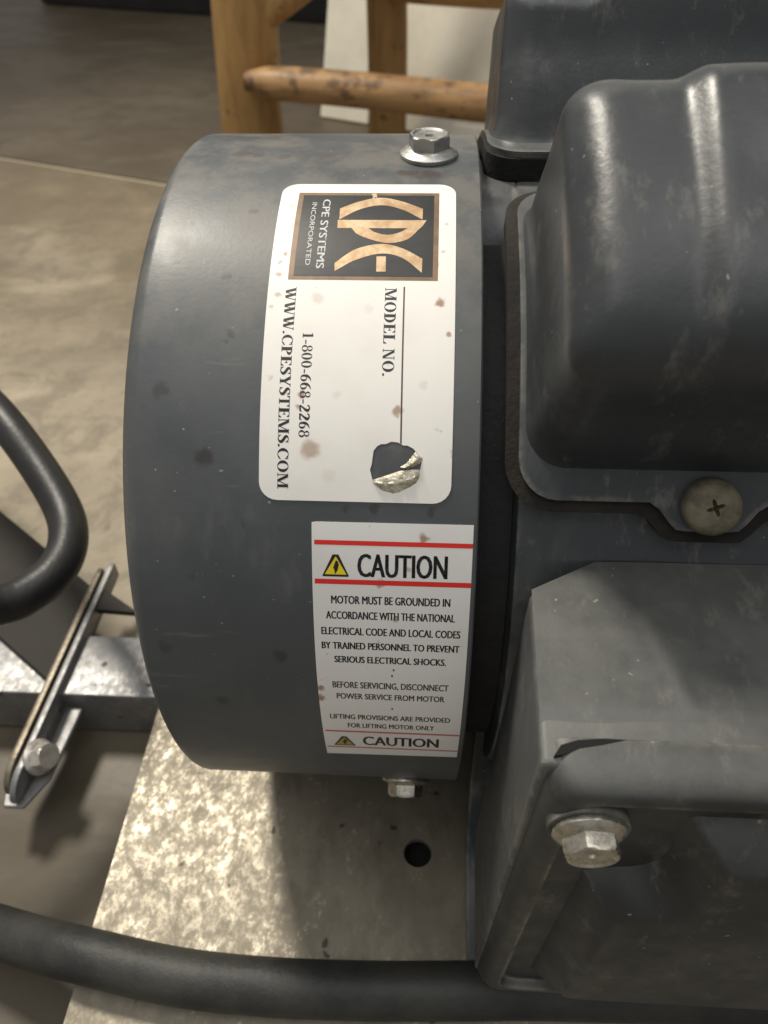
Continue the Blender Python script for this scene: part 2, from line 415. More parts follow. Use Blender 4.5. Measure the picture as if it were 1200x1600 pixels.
def build_back():
    # white board leaning upright, rotated
    p0 = Vector((-.113, .668)); d = Vector((.9, -.42)).normalized(); n = Vector((-d.y, d.x))
    t = tag(empty('white_board', (p0.x, p0.y, -.113)), 'off white leaning board with a low ledge behind the wooden stool', 'board')
    ang = math.atan2(d.y, d.x); mw = Matrix.Translation((p0.x, p0.y, -.113)) @ Matrix.Rotation(ang, 4, 'Z') @ Matrix.Rotation(rad(-16), 4, 'X')
    bm = bmesh.new(); box(bm, 0, .055, 0, .012, .001, .42, .001, 1, mw); link('panel', bm, 'white', t, False)
    bm = bmesh.new(); box(bm, .056, .62, .001, .013, .001, .42, .001, 1, mw); link('panel', bm, 'white', t, False)
    bm = bmesh.new(); box(bm, .15, .62, -.012, -.0005, .001, .014, .001, 1, mw); link('ledge', bm, 'white', t, False)
    p0 = Vector((-.610, 1.205)); d = Vector((.279, -.086)).normalized(); ang = math.atan2(d.y, d.x)
    mw = Matrix.Translation((p0.x, p0.y, -.113)) @ Matrix.Rotation(ang, 4, 'Z')
    t = tag(empty('storage_box', (p0.x, p0.y, -.113)), 'low black box on the concrete in the far left corner', 'box')
    bm = bmesh.new(); box(bm, 0, .52, 0, .40, 0, .20, .008, 2, mw); link('body', bm, 'blackbox', t)
    bm = bmesh.new(); box(bm, -.006, .526, -.006, .406, .201, .222, .006, 2, mw); link('lid', bm, 'blackbox', t)
build_back()

# ------------------------------------------------------------------ base plate and angle frame
def build_base():
    t = tag(empty('base_plate', (0, 0, -.113)), 'galvanised steel base plate on an angle frame carrying the motor', 'base plate')
    hole = [(2.4+4.1*math.cos(2*PI*i/28), -71.2+4.1*math.sin(2*PI*i/28)) for i in range(28)]
    bm = flat_bm([[(-87, -175), (190, -175), (190, 140), (-87, 140)], hole], 1000)
    wrap(bm, lambda u, s, h: Vector((u*.001, s*.001, -.089+h*.001)), -2.0, 0)
    link('mounting_plate', bm, 'galv', t, True, 30)
    bm = bmesh.new(); box(bm, -.035, .15, -.10, .10, -.1128, -.0965, .001, 1); link('hole_blocker', bm, 'blackfoam', t, False)  # unseen block added under the plate to keep the hole dark
    def angle_iron(name, pts_axis, a, b, prof, ax):
        bm = bmesh.new(); prism(bm, prof, ax, a, b, .0008, 3); link(name, bm, 'angle', t)
    # cross member running left from the plate edge: top flange, web down to the floor
    prof = [(-.0223, -.0895), (.0030, -.0895), (.0030, -.0920), (-.0198, -.0920), (-.0198, -.1128), (-.0223, -.1128)]
    angle_iron('cross_member', None, -.70, -.0871, prof, 0)
    prof = [(-.0860, -.0913), (-.0620, -.0913), (-.0620, -.0935), (-.0836, -.0935), (-.0836, -.1128), (-.0860, -.1128)]
    angle_iron('side_rail', None, -.174, -.0230, prof, 1)
    angle_iron('side_rail', None, .0035, .139, prof, 1)
build_base()

# ------------------------------------------------------------------ bolts
def hex_bolt(name, parent, pos, axis, rf, rh, h, mat, spin=0, dimple=True, flange_h=.0011):
    ax = Vector(axis).normalized(); q = ax.to_track_quat('Z', 'Y').to_matrix().to_4x4()
    mw = Matrix.Translation(pos) @ q @ Matrix.Rotation(spin, 4, 'Z')
    bm = bmesh.new(); seg = 48; rings = []
    def ring(r, z, hexk=0):
        out = []
        for i in range(seg):
            a = 2*PI*i/seg
            hr = rh*math.cos(PI/6)/math.cos(((a+PI/6) % (PI/3))-PI/6)
            rr = min(r, hr) if hexk == 1 else r
            out.append(mw @ Vector((rr*math.cos(a), rr*math.sin(a), z)))
        return out
    rings = [ring(rf*.97, -.0002), ring(rf, .0003), ring(rf*.995, flange_h*.62), ring(rf*.96, flange_h*.8), ring(rh*1.10, flange_h*1.15), ring(rh*1.02, flange_h*1.4)]
    rings += [ring(rh*1.01, flange_h*1.55, 1), ring(rh*1.01, h*.86, 1), ring(rh*.93, h*.95, 1), ring(rh*.86, h, 1), ring(rh*.78, h*1.0)]
    if dimple: rings += [ring(rh*.70, h*.93), ring(rh*.45, h*.92), ring(rh*.20, h*.90), ring(rh*.16, h*.80)]
    rings += [ring(rh*.02, h*(.80 if dimple else 1.0))]
    rings_to_mesh(bm, rings, True, True, True)
    return link(name, bm, mat, parent, True, 28)

# ------------------------------------------------------------------ the motor
motor = tag(empty('electric_motor', (.06, 0, -.089)), 'grey electric motor with domed fan cover, labels and capacitor covers', 'motor')

def build_cover():
    bm = bmesh.new()
    x0, x1 = -.056864, .01111; ax_, ar = .00772, .0303
    prof = [(x1-.0006, R-.0016), (x1, R-.0013), (x1, R-.0003), (x1-.0003, R)]
    for i in range(1, 14): prof.append((x1-.0003+(x0+ax_-x1+.0003)*i/14, R))
    for i in range(0, 19):
        a = PI/2*i/18; prof.append((x0+ax_-ax_*math.sin(a), R-ar+ar*math.cos(a)))
    for r in (.045, .035, .02, .008, .0004): prof.append((x0-.0004*(1-r/.05), r))
    inner = [(x, max(r-.0014, .0003)) for x, r in prof[3:]]
    inner = [(x+(.0013 if x < x0+ax_ else 0), r) for x, r in inner]
    full = inner[::-1] + prof[0:]
    lathe_x(bm, full, 160)
    o = link('fan_cover', bm, 'cover', motor, True, 40)
    # three flange bolts round the open rim
    hex_bolt('bolt', o, Vector((.0008, 0, R)), (0, 0, 1), .0059, .0043, .0043, 'zinc', .25)
    for e in (-30, 210):
        v = Vector((0, -math.cos(rad(e)), math.sin(rad(e))))
        hex_bolt('bolt', o, v*R+Vector((-.0012, 0, 0)), v, .0059, .0043, .0045, 'yzinc', .5)
build_cover()

# ---- lettering
def text_bm(txt, bold=0.0):
    cu = bpy.data.curves.new('lettering', 'FONT'); cu.body = txt; cu.size = 1; cu.offset = 0; cu.resolution_u = 3
    ob = bpy.data.objects.new('lettering', cu); COL.objects.link(ob)
    bpy.context.view_layer.update()
    me = ob.evaluated_get(bpy.context.evaluated_depsgraph_get()).to_mesh()
    bm = bmesh.new(); bm.from_mesh(me)
    for dx in ((-bold*2.2, bold*2.2) if bold else ()):      # heavier strokes
        n0 = len(bm.verts); bm.from_mesh(me); bm.verts.ensure_lookup_table()
        for v in bm.verts[n0:]: v.co.x += dx
    ob.to_mesh_clear()
    bpy.data.objects.remove(ob); bpy.data.curves.remove(cu)
    return bm
def fit(bm, place, step=1.0):
    """place maps unit square text box (0..1 along, 0..1 up from base to cap) to label (u, s)"""
    xs = [v.co.x for v in bm.verts]; ys = [v.co.y for v in bm.verts]
    a, b, c, d = min(xs), max(xs), min(ys), max(ys)
    for v in bm.verts:
        u, s = place((v.co.x-a)/(b-a), (v.co.y-c)/(d-c)); v.co = (u, s, 0)
    slice_bm(bm, step); return bm
def across(u0, u1, sb, st): return lambda x, y: (u0+(u1-u0)*x, sb+(st-sb)*y)      # reads left to right
def down(s0, s1, ub, ut): return lambda x, y: (ub+(ut-ub)*y, s0+(s1-s0)*x)        # reads downwards
def printed(name, bm, mat, parent, h): return link(name, wrap(bm, coverf, h, h), mat, parent, False)
def polys_bm(polys):
    bm = bmesh.new()
    for p in polys:
        vs = [bm.verts.new((x, y, 0)) for x, y in p]
        f = bm.faces.new(vs)
    bmesh.ops.triangulate(bm, faces=bm.faces[:])
    return bm

# bold roman capitals drawn from stems, hairlines, bowls and bracketed serifs
T, H_, SF = .20, .06, .055
def _r(x0, y0, x1, y1): return [(x0, y0), (x1, y0), (x1, y1), (x0, y1)]
def _d(x0, y0, x1, y1, w): return [(x0, y0), (x0+w, y0), (x1+w, y1), (x1, y1)]
def _stem(x, w=T, a=.09): return [_r(x, 0, x+w, 1), _r(x-a, 0, x+w+a, SF), _r(x-a, 1-SF, x+w+a, 1)]
def _ring(cx, cy, rx, ry, tx, ty, a0=0, a1=360, n=26):
    out = []
    for i in range(n):
        p, q = rad(a0+(a1-a0)*i/n), rad(a0+(a1-a0)*(i+1)/n)
        O = lambda a: (cx+rx*math.cos(a), cy+ry*math.sin(a)); I = lambda a: (cx+(rx-tx)*math.cos(a), cy+(ry-ty)*math.sin(a))
        out.append([O(p), O(q), I(q), I(p)])
    return out
def _path(pts, n=6):
    """pts: (x, y, halfwidth)"""
    P = spline([(a, b, c) for a, b, c in pts], n); out = []; L = []
    for i, p in enumerate(P):
        t = Vector((P[min(i+1, len(P)-1)].x-P[max(i-1, 0)].x, P[min(i+1, len(P)-1)].y-P[max(i-1, 0)].y)).normalized()
        nn = Vector((-t.y, t.x)); L.append(((p.x+nn.x*p.z, p.y+nn.y*p.z), (p.x-nn.x*p.z, p.y-nn.y*p.z)))
    for a, b in zip(L, L[1:]): out.append([a[0], b[0], b[1], a[1]])
    return out
def _sf(x, y, w, a=.09): return _r(x-a, y if y == 0 else 1-SF, x+w+a, SF if y == 0 else 1)
def glyph(c):
    if c == ' ': return [], .25
    if c == '.': return _ring(.12, .09, .09, .09, .09, .09, n=10), .26
    if c == '-': return [_r(.04, .27, .30, .38)], .34
    if c == 'O': return _ring(.39, .5, .36, .52, .18, .05), .78
    if c == '0': return _ring(.25, .5, .23, .51, .13, .05), .52
    if c == 'D': return _stem(.1) + _ring(.27, .5, .40, .5, .18, SF, -90, 90), .72
    if c == 'P': return _stem(.1) + _ring(.27, .73, .33, .27, .17, SF, -90, 90), .64
    if c == 'L': return _stem(.1) + [_r(.27, 0, .60, SF), [(.50, 0), (.64, 0), (.66, .28), (.61, .28)]], .68
    if c == 'E': return _stem(.1) + [_r(.27, 0, .60, SF), _r(.27, 1-SF, .58, 1), _r(.27, .49, .45, .49+SF), _r(.42, .38, .47, .64), [(.48, 0), (.63, 0), (.66, .26), (.61, .26)], [(.48, 1), (.61, 1), (.61, .76), (.57, .76)]], .68
    if c == 'T': return [_r(.26, 0, .43, 1), _r(.17, 0, .52, SF), _r(.03, 1-SF, .66, 1), [(.02, 1), (.15, 1), (.07, .74), (.02, .74)], [(.67, 1), (.54, 1), (.62, .74), (.67, .74)]], .69
    if c == 'C': return _ring(.40, .5, .37, .52, .18, .05, 42, 318) + [_r(.63, .68, .68, 1.0), [(.60, .20), (.67, .14), (.72, .26), (.67, .30)]], .74
    if c == 'S': return _path([(.45, .80, .04), (.38, .94, .035), (.25, .965, .04), (.13, .85, .07), (.17, .67, .10), (.31, .53, .11), (.43, .37, .10), (.44, .19, .08), (.32, .04, .045), (.18, .04, .035), (.08, .18, .03)]) + [_r(.45, .70, .49, 1.0), _r(.04, 0, .08, .30)], .55
    if c == 'Y': return [_d(.06, 1, .27, .45, .20), _d(.60, 1, .40, .45, .07), _r(.29, 0, .46, .5), _r(.20, 0, .55, SF), _sf(.08, 1, .14), _sf(.58, 1, .10, .06)], .73
    if c == 'M': return [_r(.10, 0, .15, 1), _r(.72, 0, .89, 1), _d(.10, 1, .41, 0, .18), _d(.74, 1, .45, 0, .05), _sf(.10, 0, .05), _sf(.72, 0, .17), _sf(.72, 1, .17, .06), _sf(.06, 1, .16, .04)], .99
    if c == 'N': return [_r(.11, 0, .16, 1), _r(.60, 0, .65, 1), _d(.09, 1, .50, 0, .17), _sf(.11, 0, .05), _sf(.60, 1, .05), _sf(.06, 1, .14, .04)], .76
    if c == 'W': return [_d(.05, 1, .24, 0, .18), _d(.52, 1, .35, 0, .05), _d(.40, 1, .60, 0, .18), _d(.88, 1, .71, 0, .05), _sf(.07, 1, .13), _sf(.44, 1, .10), _sf(.84, 1, .08, .07)], 1.0
    if c == '1': return [_r(.18, 0, .33, 1), _r(.09, 0, .42, SF), [(.18, 1), (.06, .88), (.06, .84), (.20, .90)]], .50
    if c == '2': return _path([(.07, .74, .03), (.12, .90, .05), (.25, .95, .055), (.38, .82, .09), (.36, .62, .09), (.22, .36, .06), (.07, .10, .04)]) + [[(.05, 0), (.43, 0), (.48, .24), (.44, .24), (.38, .15), (.05, .15)]], .52
    if c == '6': return _ring(.26, .30, .22, .31, .13, .05) + _path([(.45, .99, .02), (.26, .88, .06), (.13, .64, .08), (.10, .34, .07)]), .52
    if c == '8': return _ring(.26, .75, .19, .25, .10, .05) + _ring(.26, .27, .23, .29, .12, .05), .52
    return [_r(.1, 0, .3, 1)], .4
def serif_bm(txt, track=.02):
    x = 0; polys = []
    for c in txt:
        g, w = glyph(c)
        polys += [[(px+x, py) for px, py in p] for p in g]; x += w+track
    return polys_bm(polys)

def build_brand_label():
    hole = [(-7.31, 56.5), (-6.7, 55.7), (-6.05, 55.35), (-5.2, 55.3), (-4.3, 54.9), (-3.14, 54.99), (-2.2, 55.5), (-1.5, 55.5), (-.56, 55.96), (.2, 56.7), (1.12, 57.74), (.95, 58.6), (.81, 59.57), (.66, 61.03), (.1, 61.9), (-.77, 62.53), (-2, 63.2), (-3.31, 63.62), (-4.6, 63.6), (-5.88, 63.2), (-6.8, 62.4), (-7.38, 61.58), (-7.6, 60.8), (-7.86, 59.76), (-7.6, 58.9), (-7.46, 57.75)]
    bm = flat_bm([rrect(-27.2, 6.2, 0, 65.4, 3.2), hole], 1.6)
    lab = link('brand_label', wrap(bm, coverf, .02, .14), 'label1', motor, True, 60)
    lab['label'] = 'white rounded company label with torn round hole'
    h = .17
    bm = flat_bm([[(-23.8, 3.0), (3.05, 3.0), (3.05, 25.25), (-23.8, 25.25)]], 1.6); printed('logo_border', bm, 'goldf', lab, h)
    bm = flat_bm([[(-22.85, 3.85), (2.1, 3.85), (2.1, 24.45), (-22.85, 24.45)]], 1.6); printed('logo_panel', bm, 'panel', lab, h+.03)
    def band(outer, inner):
        o = spline([(a, b, 0) for a, b in outer], 8); i = spline([(a, b, 0) for a, b in inner], 8)
        return [[(o[k].x, o[k].y), (o[k+1].x, o[k+1].y), (i[k+1].x, i[k+1].y), (i[k].x, i[k].y)] for k in range(len(o)-1)]
    c = band([(-15.6, 7.9), (-12, 5.75), (-8, 4.6), (-4, 5.7), (.02, 7.9)], [(-15.5, 10.95), (-11.85, 8.15), (-7.9, 6.9), (-3.9, 8.1), (0, 10.9)])
    printed('logo_letter', polys_bm(c), 'gold', lab, h+.06)
    p = [[(-15.75, 11.1), (.75, 11.05), (.1, 12.5), (-.4, 13.2), (-15.7, 13.25)]]
    p += band([(-13.1, 13.24), (-11.4, 15.1), (-6.65, 16.85), (-2.8, 16.05), (-.4, 13.2)], [(-9.95, 13.24), (-8.6, 14.3), (-6.35, 14.9), (-4.2, 14.3), (-2.7, 13.2)])
    printed('logo_letter', polys_bm(p), 'gold', lab, h+.06)
    e = band([(-15.6, 21.6), (-12, 18.45), (-7.4, 17.15), (-3.5, 18.15), (.2, 20.5)], [(-15.5, 23.4), (-11.85, 20.9), (-7.3, 19.4), (-3.45, 20.35), (.16, 23.6)])
    e.append([(-8.1, 20.05), (-6.4, 20.05), (-6.3, 23.43), (-8.0, 23.43)])
    printed('logo_letter', polys_bm(e), 'gold', lab, h+.06)
    printed('logo_scuff', polys_bm([[(-10, 3.4), (-9, 3.2), (-8.7, 4.6), (-9.1, 4.4), (-9.6, 5.2), (-9.6, 4.0)]]), 'gold', lab, h+.062)
    printed('lettering', fit(text_bm('CPE SYSTEMS', .008), down(5.2, 22.85, -18.95, -17.5)), 'inkw', lab, h+.06)
    printed('lettering', fit(text_bm('INCORPORATED', 0.0), down(6.2, 22.15, -20.95, -20.05)), 'inkw', lab, h+.06)
    printed('lettering', fit(serif_bm('MODEL NO.'), down(26.8, 43.5, -6.25, -4.15)), 'ink', lab, h)
    printed('lettering', fit(serif_bm('1-800-668-2268', .01), down(35.8, 54.45, -20.4, -18.5)), 'ink', lab, h)
    printed('lettering', fit(serif_bm('WWW.CPESYSTEMS.COM', .0), down(26.8, 63.4, -24.0, -22.05)), 'ink', lab, h)
    bm = flat_bm([[(-3.0, 26.55), (-2.72, 26.55), (-2.5, 55.2), (-2.78, 55.2)]], 1.2); printed('rule', bm, 'inkp', lab, h)
    # torn backing curling out of the hole
    def flap(a, b, n, hts):
        bm = bmesh.new(); rows = []
        for j, hh in enumerate(hts):
            k = j/(len(hts)-1); row = []
            for i in range(n+1):
                t = i/n; A = a(t); B = b(t)
                w = .22*math.sin(i*2.7+j*1.9)+.15*math.sin(i*5.1+j)
                u = A[0]+(B[0]-A[0])*k + .12*math.sin(i*3.1+j*2); s = A[1]+(B[1]-A[1])*k
                row.append(coverf(u, s, .10+max(0, hh+w*(.3+hh)) * math.sin(PI*min(1, .12+t*.9))**.5))
            rows.append(row)
        rings_to_mesh(bm, rows, False)
        o = link('torn_flap', bm, 'foil', lab, True, 60)
        return o
    ar = lambda pts: (lambda t: tuple(spline([(x, y, 0) for x, y in pts], 8)[min(int(t*(len(pts)-1)*8+.5), (len(pts)-1)*8)][:2]))
    flap(ar([(-7.35, 61.5), (-5, 60.7), (-2.8, 59.9), (-.6, 59.6), (.9, 59.6)]), ar([(-7.0, 62.3), (-5.3, 63.5), (-3.2, 63.7), (-.9, 62.6), (.7, 61.0)]), 18, [.1, .55, .45, .8, .55, .25, .0])
    flap(ar([(-2.7, 59.2), (-1.5, 58.4), (-.6, 57.2), (-.1, 56.5)]), ar([(-1.4, 59.5), (.2, 58.9), (1.0, 58.2), (1.2, 57.6)]), 12, [.1, .5, .8, .5, .1])
build_brand_label()

def build_caution_label():
    bm = flat_bm([[(-17.95, 69.2), (-17.2, 69.05), (10.3, 69.0), (10.15, 100), (9.9, 128.2), (-17.7, 128.8), (-17.9, 100)]], 1.6)
    lab = link('caution_label', wrap(bm, coverf, .02, .12), 'label2', motor, True, 60)
    lab['label'] = 'white electrical caution label with red bars'
    h = .15
    def rect(name, u0, u1, s0, s1, mat, dh=0): printed(name, flat_bm([[(u0, s0), (u1, s0), (u1, s1), (u0, s1)]], 1.6), mat, lab, h+dh)
    rect('red_bar', -17.5, 10.3, 72.3, 73.15, 'red'); rect('red_bar', -17.5, 10.3, 79.55, 80.5, 'red')
    rect('red_bar', -17.3, 9.9, 117.8, 118.35, 'redw'); rect('red_bar', -17.4, 9.85, 124.75, 125.25, 'redw')
    def tri(a, b, c, s, m1, m2, m3):
        printed('warning_triangle', flat_bm([[(a-1.0*s*.12, b), (a+1.0*s*.12, b), (a+.54*s, c-.1), (a+.50*s, c+.05), (a-.50*s, c+.05), (a-.54*s, c-.1)]], 1.0), m1, lab, h)
        k = (c-b)
        printed('warning_triangle', polys_bm([[(a-.02, b+k*.10), (a+.02*s, b+k*.10), (a+.44*s, c-k*.09), (a-.44*s, c-k*.09)]]), m2, lab, h+.02)
        z = [(.01, .26), (.09, .30), (.01, .50), (.13, .46), (.035, .72), (.085, .70), (-.02, .90), (-.06, .66), (-.02, .70), (.03, .57), (-.10, .61)]
        printed('lightning_mark', polys_bm([[(a+x*s, b+y*k) for x, y in z]]), m3, lab, h+.04)
    tri(-13.75, 74.9, 79.0, 4.4, 'ink', 'yellow', 'ink')
    tri(-13.6, 120.2, 124.2, 4.2, 'inkg', 'olive', 'inkg')
    L = [('CAUTION', .018, -9.9, 6.05, 79.0, 74.65, 'ink'),
         ('MOTOR MUST BE GROUNDED IN', .019, -14.65, 6.75, 84.35, 82.75, 'ink'), ('ACCORDANCE WITH THE NATIONAL', .019, -15.65, 7.7, 87.5, 85.9, 'ink'),
         ('ELECTRICAL CODE AND LOCAL CODES', .019, -16.6, 8.8, 90.9, 89.3, 'ink'), ('BY TRAINED PERSONNEL TO PREVENT', .019, -16.65, 8.8, 94.1, 92.55, 'ink'),
         ('SERIOUS ELECTRICAL SHOCKS.', .019, -14.4, 6.45, 97.3, 95.75, 'ink'),
         ('BEFORE SERVICING, DISCONNECT', .014, -15.0, 7.15, 103.9, 102.2, 'inkg'), ('POWER SERVICE FROM MOTOR', .014, -14.35, 6.5, 107.0, 105.4, 'inkg'),
         ('LIFTING PROVISIONS ARE PROVIDED', .014, -16.0, 7.85, 113.5, 111.9, 'inkg'), ('FOR LIFTING MOTOR ONLY', .014, -12.6, 4.8, 116.5, 114.9, 'inkg'),
         ('CAUTION', .016, -9.8, 5.9, 123.7, 119.9, 'inkg')]
    for t, b, u0, u1, sb, st, mt in L:
        if ',' in t: sb += .25
        printed('lettering', fit(text_bm(t, b), across(u0, u1, sb, st), 1.2), mt, lab, h)
    for u, s in ((-3.6, 100.3), (-3.6, 109.6), (-3.3, 98.8)): rect('ink_speck', u-.15, u+.15, s-.25, s+.25, 'inkg')
build_caution_label()

RF = .078
def build_frame():
    bm = bmesh.new()
    lathe_x(bm, [(.170, .0005), (.170, RF), (.030, RF), (.0195, RF), (.0185, RF-.0006), (.0182, RF-.0022), (.0182, .0005)], 128)
    o = link('frame', bm, 'motor', motor, True, 40)
    bm = bmesh.new()
    lathe_x(bm, [(.0181, .0005), (.0181, .0715), (.008, .0715), (.002, .069), (.002, .0005)], 96)
    link('end_bell', bm, 'dark', motor, True, 40)
    # narrow land of the end bell at the crown, flush with the frame
    bm = flat_bm([rrect(9.5, 18.7, -22, 19, 1.5)], 1.5)
    wrap(bm, lambda u, s, h: frame_at(u, 90-math.degrees(s*.001/RF), RF+h*.001-.0095*max(0, min(1, (s-1)/18))**1.5), -3, -.15); link('end_bell_lug', bm, 'motor', motor, True, 50)
def frame_at(u, e, r):
    return Vector((u*.001, -r*math.cos(rad(e)), r*math.sin(rad(e))))
build_frame()

def capacitor(name, label, e0, x0, gh, front):
    """domed capacitor cover on a curved gasket; local t runs up over the frame, n points outwards"""
    n = Vector((0, -math.cos(rad(e0)), math.sin(rad(e0)))); t = Vector((0, math.sin(rad(e0)), math.cos(rad(e0))))
    L = 118.0
    def curved(x, tt, h):     # mm
        a = rad(e0)+(tt*.001)/RF; r = RF+h*.001
        return Vector((x*.001, -r*math.cos(a), r*math.sin(a)))
    def flat(x, tt, h): return Vector((x*.001, 0, 0)) + n*(RF+h*.001) + t*(tt*.001)
    sm = lambda v: max(0, min(1, v))**2*(3-2*max(0, min(1, v)))
    def body(x, tt, h):
        w = sm((h-gh)/16); return curved(x, tt, h).lerp(flat(x, tt, h), w)
    def outline(g, r, ear=True):
        """rounded footprint grown by g; ear for the screw on the lower side"""
        W_ = 29.5+g; xa = x0+4-g; xb = x0+L+g; pts = []
        for cx, cy, a in ((xb-r, W_-r, 0), (xa+r, W_-r, 90), (xa+r, -W_+r, 180)):
            for i in range(7): q = rad(a+90*i/6); pts.append((cx+r*math.cos(q), cy+r*math.sin(q)))
        if ear:
            xe = x0+36.0; hw = 5.6+g*.5
            for q in (-1.7, -1.4, -1.15, -.9, -.6, -.3, 0, .3, .6, .9, 1.15, 1.4, 1.7):
                k = sm((1.7-abs(q))/.9); pts.append((xe+hw*q, -W_-4.6*k))
        for i in range(7): q = rad(270+90*i/6); pts.append((xb-r+r*math.cos(q), -W_+r+r*math.sin(q)))
        return pts
    # domed shell
    bm = bmesh.new(); rings = []
    HT = 36.4; rf = 7.8
    prof = [(gh+1.1, 0.0), (gh+2.2, .8)]
    for i in range(1, 9): prof.append((gh+2.2+(HT-rf-gh-2.2)*i/8, 1.0+.9*i/8))
    for i in range(1, 13):
        a = PI/2*i/12; prof.append((HT-rf+rf*math.sin(a), 1.9+rf*(1-math.cos(a))))
    for k in range(20): prof.append((HT, 10.4+k*.78))
    W0 = 26.2; xa0 = x0+4.4; xb0 = x0+L-4; NS = 9; NL = 90; NW = 24
    def ring(h, ins):
        W_ = W0-ins; xa = xa0+ins; xb = xb0-ins; r = max(7.2-ins*.5, .8); r = min(r, W_-.2)
        pts = []
        def seg(p, q, nn): 
            for i in range(nn): pts.append((p[0]+(q[0]-p[0])*i/nn, p[1]+(q[1]-p[1])*i/nn))
        def arc(cx, cy, a):
            for i in range(NS): q = rad(a+90*i/NS); pts.append((cx+r*math.cos(q), cy+r*math.sin(q)))
        arc(xb-r, W_-r, 0); seg((xb-r, W_), (xa+r, W_), NL); arc(xa+r, W_-r, 90); seg((xa, W_-r), (xa, -W_+r), NW)
        arc(xa+r, -W_+r, 180); seg((xa+r, -W_), (xb-r, -W_), NL); arc(xb-r, -W_+r, 270); seg((xb, -W_+r), (xb, W_-r), NW)
        out = []
        for x, y in pts:
            y += 1.4; hh = h
            k = sm((h-14)/24)
            hh += 2.6*k*sm((x-(x0+22))/4.4)                       # shallow step up in the crown
            hh -= k*(5.5*max(0, (-4-y)/20)**2 + 1.2*max(0, (y-6)/18)**2)   # crown falls away to the sides
            hh += .35*k*math.sin(x*.21+1)*math.cos(y*.13)           # drawn sheet is not quite true
            out.append(body(x, y, hh))
        return out
    rings = [ring(h, i) for h, i in prof]
    vs = rings_to_mesh(bm, rings, True, False, False)[-1]
    A = NS; B = NS+NL+NS+NW+NS                                   # close the crown with a strip of quads
    tp = [vs[A+i] for i in range(NL+1)]; bt = [vs[B+NL-i] for i in range(NL+1)]
    for i in range(NL): bm.faces.new((tp[i], tp[i+1], bt[i+1], bt[i]))
    bm.faces.new([vs[j] for j in range(A+NL, B+1)]); n_ = len(vs)
    bm.faces.new([vs[j % n_] for j in range(B+NL, n_+A+1)])
    o = link(name, bm, 'dome', motor, True, 50); o['label'] = label
    bm = flat_bm([outline(.5, 6.8)], 2.0); wrap(bm, curved, gh, gh+1.2); link('flange', bm, 'motor', o, True, 40)
    bm = flat_bm([outline(2.6 if front else 1.0, 8.0 if front else 6.6)], 2.0); wrap(bm, curved, .05, gh-.05); link('gasket', bm, 'gasket' if front else 'blackfoam', o, True, 40)
    if front:
        # round cross head screw in the ear
        c = curved(x0+36.0, -30.3, gh+1.2); ax = (c*Vector((0, 1, 1))).normalized() if False else Vector((0, c.y, c.z)).normalized()
        q = ax.to_track_quat('Z', 'Y').to_matrix().to_4x4(); mw = Matrix.Translation(c) @ q @ Matrix.Rotation(.35, 4, 'Z')
        bm = bmesh.new(); rs = []
        for r, z in ((4.9, -.3), (5.0, .6), (4.9, 1.8), (4.5, 2.5), (3.6, 2.95), (2.4, 3.15), (1.7, 3.2)):
            rs.append([mw @ Vector((r*.001*math.cos(2*PI*i/40), r*.001*math.sin(2*PI*i/40), z*.001)) for i in range(40)])
        def cross(i, sc): 
            a = 2*PI*i/40; k = abs(math.cos(2*a))**3; rr = (.55+1.05*k)*sc
            return rr*math.cos(a), rr*math.sin(a)
        for z, sc in ((3.15, 1.0), (1.6, .75), (1.2, .2)):
            rs.append([mw @ Vector((cross(i, sc)[0]*.001, cross(i, sc)[1]*.001, z*.001)) for i in range(40)])
        rings_to_mesh(bm, rs, True, True, True)
        s = link('screw', bm, 'screw', o, True, 40)
    return o
capacitor('capacitor_cover', 'front domed grey capacitor cover with brown gasket', 58.6, 14.2, 3.0, True)
capacitor('capacitor_cover', 'rear domed grey capacitor cover on thick black gasket', 111.9, 9.5, 4.6, False)

